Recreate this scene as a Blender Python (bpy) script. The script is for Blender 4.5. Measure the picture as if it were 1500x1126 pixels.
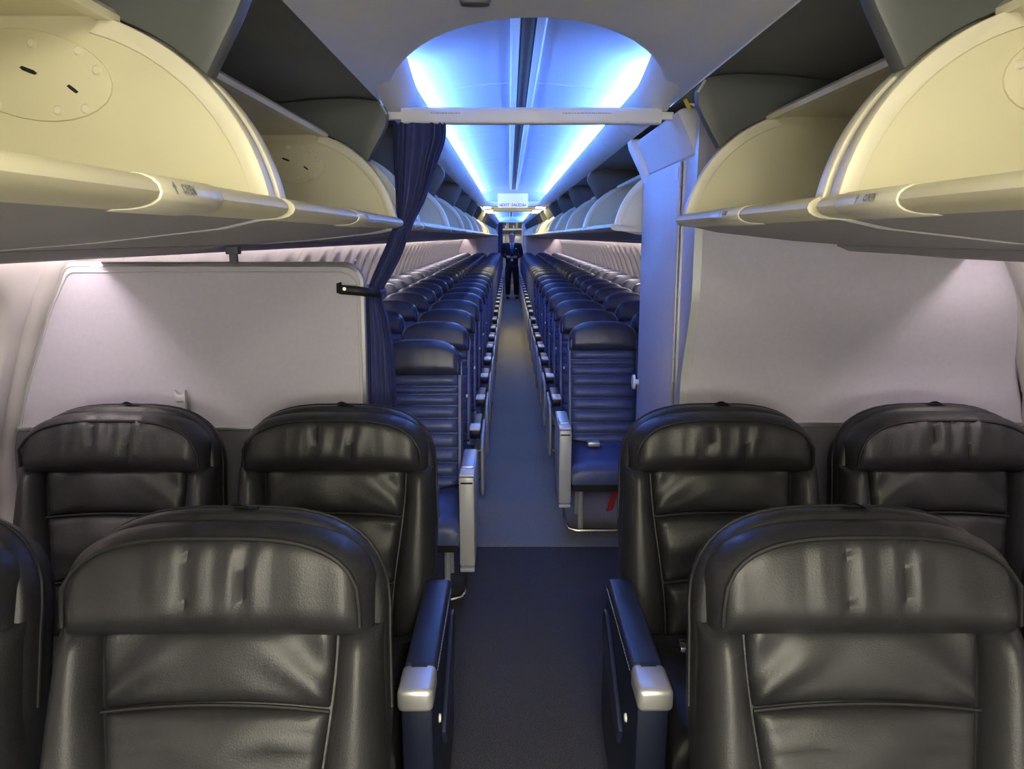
import bpy, bmesh, math, random
from mathutils import Vector, Matrix, noise
random.seed(7)
PI = math.pi
R = math.radians
sc = bpy.context.scene
C = sc.collection
for o in list(bpy.data.objects):
    bpy.data.objects.remove(o)

# ---------------------------------------------------------------- camera, world, exposure
F_PX = 1120.0                      # focal length in pixels of the 1500 px wide photograph
cam = bpy.data.cameras.new('camera')
cam.sensor_width = 36.0
cam.lens = F_PX / 1500.0 * 36.0
cam.clip_start = 0.02
cam_o = bpy.data.objects.new('camera', cam)
C.objects.link(cam_o)
cam_o.location = (-0.057, 0.0, 1.60)
cam_o.rotation_euler = (R(90 - 10.916), 0, R(-0.2009))
sc.camera = cam_o
w = bpy.data.worlds.new('world')
sc.world = w
w.use_nodes = True
w.node_tree.nodes['Background'].inputs[0].default_value = (0.5, 0.55, 0.7, 1)
w.node_tree.nodes['Background'].inputs[1].default_value = 0.05
sc.view_settings.view_transform = 'Standard'
sc.view_settings.look = 'None'
sc.view_settings.gamma = 1.0
sc.view_settings.use_curve_mapping = False
sc.view_settings.exposure = 1.72
# strengths of the lamps that the cabin has
E_COVE, E_WASH, E_ENTRY, E_OVERWING, E_GALLEY = 36.0, 12.5, 35.0, 25.0, 7.0

# ---------------------------------------------------------------- materials
MATS = {}
def mat(name, col, rough=0.5, metal=0.0, var=0.06, vscale=6.0, bump=0.0, bscale=200.0, coat=0.0, spec=0.5,
        col2=None, stretch=None, detail=3.0):
    m = bpy.data.materials.new(name)
    m.use_nodes = True
    nt = m.node_tree
    b = nt.nodes['Principled BSDF']
    tc = nt.nodes.new('ShaderNodeTexCoord')
    mp = nt.nodes.new('ShaderNodeMapping')
    nt.links.new(tc.outputs['Object'], mp.inputs[0])
    if stretch:
        mp.inputs['Scale'].default_value = stretch
    n = nt.nodes.new('ShaderNodeTexNoise')
    n.inputs['Scale'].default_value = vscale
    n.inputs['Detail'].default_value = detail
    nt.links.new(mp.outputs[0], n.inputs['Vector'])
    r = nt.nodes.new('ShaderNodeValToRGB')
    c2 = col2 or tuple(c * (1 + var) for c in col)
    c1 = tuple(c * (1 - var) for c in col)
    r.color_ramp.elements[0].position = 0.3
    r.color_ramp.elements[1].position = 0.7
    r.color_ramp.elements[0].color = (*c1, 1)
    r.color_ramp.elements[1].color = (*c2, 1)
    nt.links.new(n.outputs['Fac'], r.inputs[0])
    nt.links.new(r.outputs[0], b.inputs['Base Color'])
    b.inputs['Roughness'].default_value = rough
    b.inputs['Metallic'].default_value = metal
    b.inputs['Specular IOR Level'].default_value = spec
    b.inputs['Coat Weight'].default_value = coat
    if bump:
        n2 = nt.nodes.new('ShaderNodeTexNoise')
        n2.inputs['Scale'].default_value = bscale
        n2.inputs['Detail'].default_value = 2.0
        nt.links.new(mp.outputs[0], n2.inputs['Vector'])
        bp = nt.nodes.new('ShaderNodeBump')
        bp.inputs['Strength'].default_value = bump
        bp.inputs['Distance'].default_value = 0.002
        nt.links.new(n2.outputs['Fac'], bp.inputs['Height'])
        nt.links.new(bp.outputs[0], b.inputs['Normal'])
    MATS[name] = m
    return m

def emat(name, col, strength):
    m = bpy.data.materials.new(name)
    m.use_nodes = True
    b = m.node_tree.nodes['Principled BSDF']
    b.inputs['Base Color'].default_value = (0.8, 0.8, 0.8, 1)
    b.inputs['Emission Color'].default_value = (*col, 1)
    b.inputs['Emission Strength'].default_value = strength
    MATS[name] = m
    return m

def carpet_mat(name, col, col2, scale):
    m = mat(name, col, rough=0.95, vscale=260, bump=0.5, bscale=420, col2=col2, spec=0.1)
    nt = m.node_tree
    b = nt.nodes['Principled BSDF']
    tc = nt.nodes.new('ShaderNodeTexCoord')
    wv = nt.nodes.new('ShaderNodeTexWave')       # woven chevron ribs
    wv.bands_direction = 'DIAGONAL'
    wv.inputs['Scale'].default_value = scale
    wv.inputs['Distortion'].default_value = 3.0
    wv.inputs['Detail'].default_value = 2.0
    wv.inputs['Detail Scale'].default_value = 3.0
    nt.links.new(tc.outputs['Object'], wv.inputs['Vector'])
    mx = nt.nodes.new('ShaderNodeMix')
    mx.data_type = 'RGBA'
    mx.blend_type = 'MULTIPLY'
    mx.inputs[0].default_value = 0.45
    src = b.inputs['Base Color'].links[0].from_socket
    nt.links.new(src, mx.inputs[6])
    nt.links.new(wv.outputs['Color'], mx.inputs[7])
    nt.links.new(mx.outputs[2], b.inputs['Base Color'])
    return m

mat('leather', (0.020, 0.020, 0.023), rough=0.42, var=0.2, vscale=9, bump=0.3, bscale=330, spec=0.42)
mat('leather_seam', (0.012, 0.012, 0.013), rough=0.6, spec=0.3)
mat('navy_leather', (0.078, 0.105, 0.25), rough=0.38, var=0.12, vscale=14, bump=0.2, bscale=300, spec=0.55)
mat('navy_head', (0.045, 0.053, 0.09), rough=0.34, var=0.15, vscale=14, bump=0.25, bscale=300, spec=0.55)
mat('navy_shell', (0.09, 0.15, 0.40), rough=0.35, spec=0.6)
mat('navy_plastic', (0.010, 0.014, 0.036), rough=0.42, bump=0.1, bscale=500)
mat('arm_pad', (0.016, 0.022, 0.055), rough=0.36, bump=0.15, bscale=400, spec=0.6)
mat('silver', (0.62, 0.62, 0.63), rough=0.38, metal=0.65, var=0.03)
mat('silver_paint', (0.52, 0.53, 0.54), rough=0.42, metal=0.25, var=0.03)
mat('cap_white', (0.88, 0.89, 0.90), rough=0.3, var=0.02)
mat('chrome', (0.75, 0.75, 0.73), rough=0.2, metal=1.0, var=0.02)
mat('black', (0.012, 0.012, 0.014), rough=0.5)
mat('cream', (0.72, 0.675, 0.47), rough=0.45, var=0.025, vscale=5, bump=0.04, bscale=500)
mat('cream_rim', (0.79, 0.745, 0.57), rough=0.38, var=0.02)
mat('bin_under_shaded', (0.36, 0.345, 0.355), rough=0.6, var=0.05)  # undersides greyed: the shade below the bins is put into the colour
mat('white_panel', (0.82, 0.82, 0.81), rough=0.5, var=0.02)
mat('vault', (0.53, 0.55, 0.71), rough=0.42, var=0.02, vscale=2)  # white ceiling tinted blue: part of the strip glow is in the colour
mat('rail_white', (0.85, 0.86, 0.88), rough=0.3, var=0.01)
mat('channel', (0.24, 0.26, 0.30), rough=0.5)
mat('housing', (0.22, 0.23, 0.23), rough=0.55, var=0.08, vscale=3, bump=0.1, bscale=600)
mat('fin', (0.10, 0.108, 0.108), rough=0.5, var=0.08, vscale=3)
mat('laminate', (0.46, 0.44, 0.51), rough=0.5, var=0.03, vscale=60, bump=0.35, bscale=260)
mat('laminate_blue', (0.58, 0.53, 0.56), rough=0.5, var=0.02, vscale=30, bump=0.2, bscale=300)
mat('kick', (0.10, 0.10, 0.115), rough=0.55)
mat('alu', (0.60, 0.60, 0.61), rough=0.3, metal=0.85, var=0.03)
mat('sidewall', (0.70, 0.67, 0.65), rough=0.55, var=0.02)
mat('shade', (0.47, 0.46, 0.48), rough=0.6, var=0.02)
mat('curtain', (0.040, 0.050, 0.165), rough=0.7, var=0.2, vscale=120, bump=0.3, bscale=900, stretch=(1, 1, 0.15))
mat('red', (0.45, 0.02, 0.02), rough=0.6)
mat('sign_white', (0.80, 0.79, 0.76), rough=0.4, var=0.01)
emat('sign_lit', (1.0, 0.97, 0.92), 0.10)
mat('sign_red', (0.62, 0.05, 0.03), rough=0.5)
mat('print_grey', (0.30, 0.29, 0.26), rough=0.6)
mat('yellow_tag', (0.75, 0.62, 0.05), rough=0.5)
mat('suit', (0.010, 0.013, 0.020), rough=0.8)
mat('skin', (0.55, 0.32, 0.24), rough=0.5)
mat('hair', (0.035, 0.028, 0.025), rough=0.6)
mat('shirt', (0.70, 0.72, 0.76), rough=0.7)
mat('tie', (0.03, 0.07, 0.32), rough=0.5)
mat('steel', (0.50, 0.51, 0.52), rough=0.35, metal=0.7)
mat('galley', (0.55, 0.53, 0.44), rough=0.5)
mat('galley_dark', (0.13, 0.13, 0.15), rough=0.5)
carpet_mat('carpet_first', (0.055, 0.054, 0.060), (0.13, 0.125, 0.13), 60)
carpet_mat('carpet_econ', (0.26, 0.24, 0.21), (0.42, 0.39, 0.335), 60)
emat('led_blue', (0.155, 0.37, 1.0), E_COVE)
emat('led_wash', (1.0, 0.86, 0.86), E_WASH)
emat('led_entry', (1.0, 0.93, 0.68), E_ENTRY)
emat('led_overwing', (1.0, 0.88, 0.55), E_OVERWING)
emat('fill_front', (1.0, 0.96, 0.86), 5.0)
emat('led_galley', (1.0, 0.95, 0.85), E_GALLEY)
MATS['led_blue'].node_tree.nodes['Principled BSDF'].inputs['Base Color'].default_value = (0.3, 0.4, 0.6, 1)

# ---------------------------------------------------------------- mesh helpers
class MB:
    def __init__(self):
        self.v, self.f = [], []
    def add(self, vs, fs):
        n = len(self.v)
        self.v += [tuple(p) for p in vs]
        self.f += [tuple(i + n for i in q) for q in fs]
        return self
    def box(self, x0, x1, y0, y1, z0, z1):
        vs = [(x, y, z) for z in (z0, z1) for y in (y0, y1) for x in (x0, x1)]
        return self.add(vs, [(0, 2, 3, 1), (4, 5, 7, 6), (0, 1, 5, 4), (2, 6, 7, 3), (0, 4, 6, 2), (1, 3, 7, 5)])
    def grid(self, fn, nu, nv, us=None, vs=None, close_u=False):
        us = us or [i / nu for i in range(nu + 1)]
        vs = vs or [j / nv for j in range(nv + 1)]
        pts = [fn(u, v) for u in us for v in vs]
        n = len(vs)
        fs = []
        for i in range(len(us) - 1):
            for j in range(n - 1):
                fs.append((i * n + j, (i + 1) * n + j, (i + 1) * n + j + 1, i * n + j + 1))
        if close_u:
            i = len(us) - 1
            for j in range(n - 1):
                fs.append((i * n + j, j, j + 1, i * n + j + 1))
        return self.add(pts, fs)
    def loft(self, rings, cap=True, closed=True):
        n = len(rings[0])
        vs = [p for r in rings for p in r]
        fs = []
        for i in range(len(rings) - 1):
            for j in range(n if closed else n - 1):
                k = (j + 1) % n
                fs.append((i * n + j, i * n + k, (i + 1) * n + k, (i + 1) * n + j))
        if cap:
            fs.append(tuple(range(n - 1, -1, -1)))
            fs.append(tuple((len(rings) - 1) * n + j for j in range(n)))
        return self.add(vs, fs)
    def extr(self, poly, axis, a, b):
        def P(p, t):
            return {'x': (t, p[0], p[1]), 'y': (p[0], t, p[1]), 'z': (p[0], p[1], t)}[axis]
        return self.loft([[P(p, a) for p in poly], [P(p, b) for p in poly]])
    def tube(self, path, r, n=8, closed=False):
        pts = [Vector(p) for p in path]
        rings = []
        up = Vector((0, 0, 1))
        m = len(pts)
        for i, p in enumerate(pts):
            a = pts[i - 1] if (i > 0 or closed) else p
            b = pts[(i + 1) % m] if (i < m - 1 or closed) else p
            t = (b - a).normalized()
            if abs(t.dot(up)) > 0.98:
                s = t.cross(Vector((1, 0, 0))).normalized() if i == 0 else (s - t * s.dot(t)).normalized()
            else:
                s = t.cross(up).normalized()
                if rings and s.dot(last) < 0:
                    s = -s
            last = s
            q = t.cross(s).normalized()
            rr = r[i] if isinstance(r, (list, tuple)) else r
            rings.append([p + (s * math.cos(2 * PI * k / n) + q * math.sin(2 * PI * k / n)) * rr for k in range(n)])
        if closed:
            rings.append(rings[0])
        return self.loft(rings, cap=not closed)
    def cyl(self, c, axis, r, h, n=14, r2=None):
        c = Vector(c)
        a = Vector(axis).normalized()
        s = a.orthogonal().normalized()
        q = a.cross(s)
        r2 = r if r2 is None else r2
        ring = lambda o, rr: [c + a * o + (s * math.cos(2 * PI * k / n) + q * math.sin(2 * PI * k / n)) * rr for k in range(n)]
        return self.loft([ring(0, r), ring(h, r2)])
    def build(self, name, m, parent=None, bevel=0.0, seg=2, smooth=40, weld=False):
        me = bpy.data.meshes.new(name)
        me.from_pydata(self.v, [], self.f)
        bm = bmesh.new()
        bm.from_mesh(me)
        if weld:
            bmesh.ops.remove_doubles(bm, verts=bm.verts, dist=1e-5)
        bmesh.ops.recalc_face_normals(bm, faces=bm.faces)
        if bevel:
            es = [e for e in bm.edges if len(e.link_faces) == 2 and e.calc_face_angle(0) > R(30)]
            bmesh.ops.bevel(bm, geom=es, offset=bevel, segments=seg, profile=0.5, affect='EDGES', clamp_overlap=True)
        bm.to_mesh(me)
        bm.free()
        if smooth:
            me.polygons.foreach_set('use_smooth', [True] * len(me.polygons))
            me.set_sharp_from_angle(angle=R(smooth))
        me.materials.append(MATS[m])
        o = bpy.data.objects.new(name, me)
        C.objects.link(o)
        o.parent = parent
        return o

def tag(o, label, cat, group=None):
    o['label'] = label
    o['category'] = cat
    if group:
        o['group'] = group
    return o
def thing(name, label, cat, loc=(0, 0, 0), group=None, rz=0.0):
    o = bpy.data.objects.new(name, None)
    o.empty_display_size = 0.1
    C.objects.link(o)
    o.location = loc
    o.rotation_euler = (0, 0, rz)
    return tag(o, label, cat, group)
def struct(o):
    o['kind'] = 'structure'
    return o
def sempty(name):
    o = bpy.data.objects.new(name, None)
    C.objects.link(o)
    return struct(o)
def dup(root, loc, label=None, group=None):
    r = root.copy()
    C.objects.link(r)
    r.location = loc
    if label:
        r['label'] = label
    if group:
        r['group'] = group
    for ch in root.children:
        c = ch.copy()
        C.objects.link(c)
        c.parent = r
        for g in ch.children:
            d = g.copy()
            C.objects.link(d)
            d.parent = c
    return r
def text_mesh(name, s, size, m, M4, parent, ext=0.0006):
    cu = bpy.data.curves.new(name, 'FONT')
    cu.body = s
    cu.size = size
    cu.extrude = ext
    cu.offset = size * 0.018
    cu.align_x = 'CENTER'
    cu.align_y = 'CENTER'
    cu.resolution_u = 3
    t = bpy.data.objects.new(name, cu)
    C.objects.link(t)
    bpy.context.view_layer.update()
    me = bpy.data.meshes.new_from_object(t.evaluated_get(bpy.context.evaluated_depsgraph_get()))
    bpy.data.objects.remove(t)
    me.transform(M4)
    me.materials.clear()
    me.materials.append(MATS[m])
    o = bpy.data.objects.new(name, me)
    C.objects.link(o)
    o.parent = parent
    return o
ORD = ['zeroth', 'first', 'second', 'third', 'fourth', 'fifth', 'sixth', 'seventh', 'eighth', 'ninth', 'tenth', 'eleventh',
       'twelfth', 'thirteenth', 'fourteenth', 'fifteenth', 'sixteenth', 'seventeenth', 'eighteenth', 'nineteenth',
       'twentieth', 'twenty-first', 'twenty-second', 'twenty-third', 'twenty-fourth', 'twenty-fifth', 'twenty-sixth',
       'twenty-seventh', 'twenty-eighth']
Y_FRONT, Y_DIV, Y_REAR = -2.2, 2.5, 24.6
cosp = lambda n: [0.5 - 0.5 * math.cos(PI * i / n) for i in range(n + 1)]
def smooth(a, b, x):
    t = max(0.0, min(1.0, (x - a) / (b - a)))
    return t * t * (3 - 2 * t)

# ================================================================ THE SETTING
# ---- floor
fl = struct(MB().box(-1.75, 1.75, Y_FRONT, 3.788, -0.05, 0).build('floor', 'carpet_first', smooth=0))
fl2 = struct(MB().box(-1.75, 1.75, 3.796, 26.9, -0.05, 0.0).build('floor', 'carpet_econ', smooth=0))
struct(MB().box(-1.75, 1.75, 3.786, 3.798, -0.052, -0.006).build('floor', 'black', smooth=0))

# ---- fuselage side walls: lining panels with a window reveal each
WALL = [(1.60, 0.0), (1.70, 0.2), (1.755, 0.45), (1.77, 0.7), (1.745, 0.9), (1.70, 1.06), (1.63, 1.28), (1.555, 1.46), (1.47, 1.62), (1.38, 1.78),
        (1.30, 1.95), (1.27, 2.14)]
def wall_x(z):
    for (xa, za), (xb, zb) in zip(WALL, WALL[1:]):
        if z <= zb:
            t = (z - za) / (zb - za)
            return xa + (xb - xa) * t
    return WALL[-1][0]
PW = 0.508
WZ, WRY, WRZ = 1.17, 0.165, 0.29
def make_wall(side, s):
    root = sempty('wall_' + side)
    back = MB()
    back.grid(lambda u, v: (s * (wall_x(v * 2.14) + 0.03), Y_FRONT + u * (Y_REAR - Y_FRONT), v * 2.14), 1, 22)
    back.build('backing', 'shade', root)
    zs = [2.0 * i / 60 for i in range(61)]
    ys = [0, .012, .03] + [.03 + (PW - .06) * i / 22 for i in range(1, 22)] + [PW - .03, PW - .012, PW]
    def P(y, z):
        y, z = y * 1.0, z
        d = -0.010 * (1 - smooth(0, .03, min(y, PW - y)))
        q = (abs((y - PW / 2) / WRY) ** 2.6 + abs((z - WZ) / WRZ) ** 2.6)
        d += -0.035 * (1 - smooth(0.45, 1.0, q))
        d += -0.004 * (1 - smooth(0.0, 0.12, abs(q - 1.05)))
        return (s * (wall_x(z) - 0.012 - d * -1 * -1 * -1 if False else wall_x(z) - 0.012 - d), y, z)
    # d is negative in the recess: move outwards
    m = MB()
    n = len(zs)
    m.add([P(y, z) for y in ys for z in zs], [(i * n + j, (i + 1) * n + j, (i + 1) * n + j + 1, i * n + j + 1)
                                             for i in range(len(ys) - 1) for j in range(n - 1)])
    proto = None
    shade = None
    y = -0.6
    k = 0
    while y < Y_REAR - 0.3:
        if proto is None:
            proto = m.build('sidewall_panel', 'sidewall', root)
            sh = MB()
            a, b = WRY * 0.66, WRZ * 0.70
            def W(u, v):
                th = 2 * PI * u
                ce = math.copysign(abs(math.cos(th)) ** 0.75, math.cos(th))
                se = math.copysign(abs(math.sin(th)) ** 0.75, math.sin(th))
                z = WZ + b * se * v
                return (s * (wall_x(z) + 0.016), PW / 2 + a * ce * v, z)
            sh.grid(W, 28, 1, vs=[0.001, 1.0])
            sh.tube([tuple(Vector(W(i / 28, 1.0)) - Vector((s * 0.003, 0, 0))) for i in range(28)], 0.006, 6, closed=True)
            sh.box(min(s * (wall_x(1.0) + 0.002), s * (wall_x(1.0) + 0.018)), max(s * (wall_x(1.0) + 0.002), s * (wall_x(1.0) + 0.018)),
                   PW / 2 - .05, PW / 2 + .05, 0.992, 1.004)
            shade = sh.build('window_shade', 'shade', proto)
            o = proto
        else:
            o = proto.copy()
            C.objects.link(o)
            c = shade.copy()
            C.objects.link(c)
            c.parent = o
        o.location = (0, y, 0)
        y += PW
        k += 1
    # wash light behind the edge of the service rail
    led = MB()
    yy = 0.3 if True else 0
    while yy < Y_REAR - 0.1:
        y2 = min(yy + 1.0, Y_REAR - 0.08)
        if not (s > 0 and yy < 3.4 and y2 > 2.45):
            led.add([(s * 1.425, yy, 1.60), (s * 1.455, yy, 1.595), (s * 1.455, y2, 1.595), (s * 1.425, y2, 1.60)], [(0, 1, 2, 3)])
        yy += 1.0
    led.build('wash_light', 'led_wash', root, smooth=0)
    return root
make_wall('left', -1)
make_wall('right', 1)
struct(MB().box(-1.8, 1.8, Y_FRONT - 0.04, Y_FRONT, 0, 2.2).build('wall_front', 'white_panel'))

# ---- service rails under the bins
def make_rail(name, s):
    pts = [(0.98, 1.572), (1.02, 1.556), (1.20, 1.545), (1.36, 1.532), (1.395, 1.536), (1.40, 1.552), (1.36, 1.60), (1.00, 1.62)]
    root = sempty(name)
    y = -0.7
    i = 0
    while y < Y_REAR - 0.05:
        y2 = min(y + 1.016, Y_REAR - 0.02)
        if not (s > 0 and y < 3.4 and y2 > 2.46):
            MB().extr([(s * a, b) for a, b in pts], 'y', y + 0.002, y2 - 0.002).build('service_panel', 'bin_under_shaded', root)
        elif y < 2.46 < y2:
            MB().extr([(s * a, b) for a, b in pts], 'y', y + 0.002, 2.46).build('service_panel', 'bin_under_shaded', root)
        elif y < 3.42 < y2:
            MB().extr([(s * a, b) for a, b in pts], 'y', 3.42, y2 - 0.002).build('service_panel', 'bin_under_shaded', root)
        y += 1.016
    return root
make_rail('trim_1', -1)
make_rail('trim_2', 1)

# ---- first-class ceiling with the oval notch
HX, HY, NY0 = 0.452, 0.72, 2.66
def ceil_z(x):
    return 2.025 + 0.085 * (1 - (abs(x) / 0.48) ** 2.2)
def notch_y(x):
    t = abs(x) / HX
    return NY0 - HY * math.sqrt(max(0.0, 1 - t ** 2.15)) if t < 1 else NY0
xs = [-0.48, -0.466] + [-HX * math.cos(PI * i / 56) for i in range(57)] + [0.466, 0.48]
ceil = MB()
rows = [0.0, 0.3, 0.55, 0.7, 0.8, 0.88, 0.94, 0.975, 0.99, 1.0]
n = len(rows)
pts = []
for x in xs:
    ye = notch_y(x)
    for r in rows:
        y = Y_FRONT + (ye - Y_FRONT) * r
        pts.append((x, y, ceil_z(x)))
ceil.add(pts, [(i * n + j, (i + 1) * n + j, (i + 1) * n + j + 1, i * n + j + 1) for i in range(len(xs) - 1) for j in range(n - 1)])
ceiling = struct(ceil.build('ceiling', 'white_panel'))
rim = MB()
prof = []
def rim_pt(u, v):
    a = PI * u
    x = -HX * math.cos(a)
    y = notch_y(x)
    nx, ny = math.cos(a) * 0.9, math.sin(a)          # towards the hole
    L = math.hypot(nx, ny)
    nx, ny = nx / L, ny / L
    rr = 0.024
    if v < 0.6:
        t = v / 0.6 * PI / 2
        off, dz = rr * math.sin(t), rr * (1 - math.cos(t))
    else:
        off, dz = rr, rr + (v - 0.6) / 0.4 * 0.06
    return (x + nx * off, y + ny * off, ceil_z(x) + dz)
rim.grid(rim_pt, 72, 10, vs=[0, .12, .24, .36, .48, .6, .7, .85, 1.0])
rim.build('notch_rim', 'white_panel', ceiling)
for s in (-1, 1):
    e = MB()
    e.tube([(s * 0.482, Y_FRONT + 0.05, 2.022), (s * 0.482, NY0, 2.022)], 0.009, 8)
    e.build('edge_trim', 'cream_rim', ceiling)
tb = MB()
ring = lambda z, k: [(-0.13 + 0.034 * k * math.copysign(abs(math.cos(t)) ** .5, math.cos(t)), 1.765 + 0.02 * k * math.copysign(abs(math.sin(t)) ** .5, math.sin(t)), z)
                     for t in [2 * PI * i / 24 for i in range(24)]]
zc = ceil_z(0.13)
tb.loft([ring(zc + .004, 1), ring(zc - .010, 1), ring(zc - .016, .9), ring(zc - .018, .6)])
tag(tb.build('ceiling_speaker', 'kick'), 'small dark grey rounded fixture on the first-class ceiling', 'ceiling fixture')

# ---- dark housings above the bins, with a fin between neighbouring bins
def bays(first, last, step):
    out = []
    y = first
    while y + step <= last + 0.3:
        out.append((y, min(y + step - 0.035, last)))
        y += step
    return out
BINS = {-1: [(-0.35, 1.178), (1.213, 2.45)] + bays(3.06, Y_REAR - 0.08, 1.524),
        1: [(-0.35, 1.135), (1.170, 2.09)] + bays(3.43, Y_REAR - 0.1, 1.51)}
BINS[-1].insert(2, (2.665, 3.025))
AC, AR = (0.72, 1.60), 0.315          # centre and radius of the arc of a bucket
def arc(a, b, nseg, r=AR):
    return [(AC[0] + r * math.cos(R(a + (b - a) * i / nseg)), AC[1] + r * math.sin(R(a + (b - a) * i / nseg))) for i in range(nseg + 1)]
A_LIP, A_TOP = 170.5, 108.0
def make_housing(name, s):
    root = sempty(name)
    prof = [(0.452, 2.004), (0.47, 2.012), (0.54, 2.018), (0.64, 2.014), (0.80, 2.0), (1.0, 1.98), (1.29, 1.95)]
    m = MB()
    m.grid(lambda u, v: (s * prof[int(round(v * 6))][0], Y_FRONT + u * (Y_REAR - Y_FRONT), prof[int(round(v * 6))][1]), 1, 6)
    m.build('housing_panel', 'housing', root)
    top = [(s * a, b) for a, b in ([(0.452, 2.003), (0.437, 1.990), (0.428, 1.968), (0.431, 1.938), (0.446, 1.908)] + arc(135, 111, 8, AR + 0.006) + [(0.66, 1.924), (1.2, 1.924), (1.2, 1.958), (0.8, 1.995), (0.64, 2.010), (0.54, 2.014), (0.47, 2.008)])]
    for (a, b) in BINS[s]:
        f = MB()
        f.extr(top, 'y', b - 0.012, b + 0.028)
        f.build('divider_fin', 'fin', root, bevel=0.006)
        k = MB()
        k.tube([(s * 0.447, b - .013, 1.996), (s * 0.430, b - .013, 1.966)], 0.004, 6)
        k.build('fin_clip', 'silver_paint', root)
    return root
make_housing('trim_3', -1)
make_housing('trim_4', 1)

# ---- blue-lit vaulted ceilings over the aisle
def vault_z(x):
    return 2.115 + 0.10 * (1 - (x / 0.56) ** 2)
def make_vault(name, ya, yb, seams):
    root = sempty(name)
    cuts = [ya] + seams + [yb]
    for s in (-1, 1):
        for a, b in zip(cuts, cuts[1:]):
            m = MB()
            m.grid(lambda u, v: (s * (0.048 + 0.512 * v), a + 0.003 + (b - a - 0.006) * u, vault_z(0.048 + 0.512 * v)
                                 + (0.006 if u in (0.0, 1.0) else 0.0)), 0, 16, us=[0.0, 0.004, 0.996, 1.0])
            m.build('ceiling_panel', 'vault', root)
        r = MB()
        z = vault_z(0)
        r.extr([(s * 0.054, z + 0.002), (s * 0.052, z - 0.013), (s * 0.047, z - 0.015), (s * 0.026, z - 0.007), (s * 0.023, z + 0.004)], 'y', ya, yb)
        r.build('rail', 'rail_white', root)
        # valance that hides the light strip, in short lengths
        vp = [(0.455, 1.998), (0.435, 1.997), (0.405, 2.006), (0.375, 2.026), (0.360, 2.050), (0.356, 2.072), (0.361, 2.080), (0.368, 2.074),
              (0.378, 2.050), (0.41, 2.030), (0.455, 2.022)]
        if ya < NY0:
            tr = []
            for k in range(9):
                t_ = k / 8
                dz = 0.075 * (1 - smooth(0, 1, t_))
                tr.append([(s * (a + 0.0 * t_), 2.16 + (NY0 - 2.16) * t_, b + dz) for a, b in vp])
            MB().loft(tr).build('valance', 'white_panel', root)
        y = max(ya, NY0)
        while y < yb - 0.02:
            y2 = min(y + 0.508, yb)
            MB().extr([(s * a, b) for a, b in vp], 'y', y + 0.0015, y2 - 0.0015).build('valance', 'white_panel', root)
            y = y2
        led = MB()
        y = max(ya, 2.42)
        while y < yb - 0.02:
            y2 = min(y + 0.5, yb)
            led.add([(s * 0.450, y, 2.056), (s * 0.485, y, 2.060), (s * 0.485, y2, 2.060), (s * 0.450, y2, 2.056)], [(0, 1, 2, 3)])
            y = y2
        led.build('light_strip', 'led_blue', root, smooth=0)
        # closing web between strip and vault
        wb = MB()
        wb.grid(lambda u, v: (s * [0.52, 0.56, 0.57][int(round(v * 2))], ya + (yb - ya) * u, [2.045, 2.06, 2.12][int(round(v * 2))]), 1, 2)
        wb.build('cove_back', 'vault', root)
    MB().box(-0.022, 0.022, ya, yb, vault_z(0) + 0.004, vault_z(0) + 0.012).build('channel', 'channel', root)
    g = MB()
    for s in (-1, 1):
        g.box(s * 0.0215 - 0.0025, s * 0.0215 + 0.0025, ya + 0.05, yb, vault_z(0) + 0.001, vault_z(0) + 0.006)
    g.build('channel_slot', 'black', root)
    return root
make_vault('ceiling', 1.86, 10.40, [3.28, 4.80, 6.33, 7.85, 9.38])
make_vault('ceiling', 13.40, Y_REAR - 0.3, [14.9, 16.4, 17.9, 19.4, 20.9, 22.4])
# lowered warm-lit ceiling over the wing, with frames at both ends
ow = sempty('ceiling')
MB().grid(lambda u, v: (-0.46 + 0.92 * v, 10.62 + 2.6 * u, 2.03 + 0.03 * (1 - (2 * v - 1) ** 2)), 1, 12).build('flat_panel', 'white_panel', ow)
for k in range(5):
    y = 10.75 + 0.52 * k
    MB().box(-0.44, 0.44, y, y + 0.03, 2.012, 2.026).build('cross_trim', 'cream_rim', ow, bevel=0.004)
def arch_panel(ya, yb, parent, low=1.985, high=2.24):
    m = MB()
    ring = []
    N = 20
    for i in range(N + 1):
        t = -1 + 2 * i / N
        ring.append((0.47 * t, low + 0.015 * abs(t) ** 4))
    poly = ring + [(0.47, high), (-0.47, high)]
    m.extr(poly, 'y', ya, yb)
    m.build('arch_panel', 'white_panel', parent, bevel=0.012, seg=3)
arch_panel(10.40, 10.60, ow, 1.995, 2.062)
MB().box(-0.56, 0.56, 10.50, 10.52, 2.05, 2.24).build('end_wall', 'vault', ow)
arch_panel(13.24, 13.42, ow, 2.02)
arch_panel(Y_REAR - 0.34, Y_REAR - 0.02, ow, 2.04)
for s in (-1, 1):
    for iy, y in enumerate((10.9, 12.1, 13.0)):
        lamp = thing('ceiling_lamp', 'warm ceiling lamp, %s side, %s one behind the exit sign' % ('curtain' if s < 0 else 'closet', ORD[iy + 1]), 'lamp', (s * 0.36, y, 2.03), 'warm lamps over the wing rows')
        MB().extr([(-.06, 0.012), (.06, 0.012), (.05, -.028), (-.05, -.028)], 'y', -.13, .13).build('housing', 'white_panel', lamp)
        MB().box(-.044, .044, -.12, .12, -.034, -.0285).build('diffuser', 'led_overwing', lamp, smooth=0)
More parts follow.
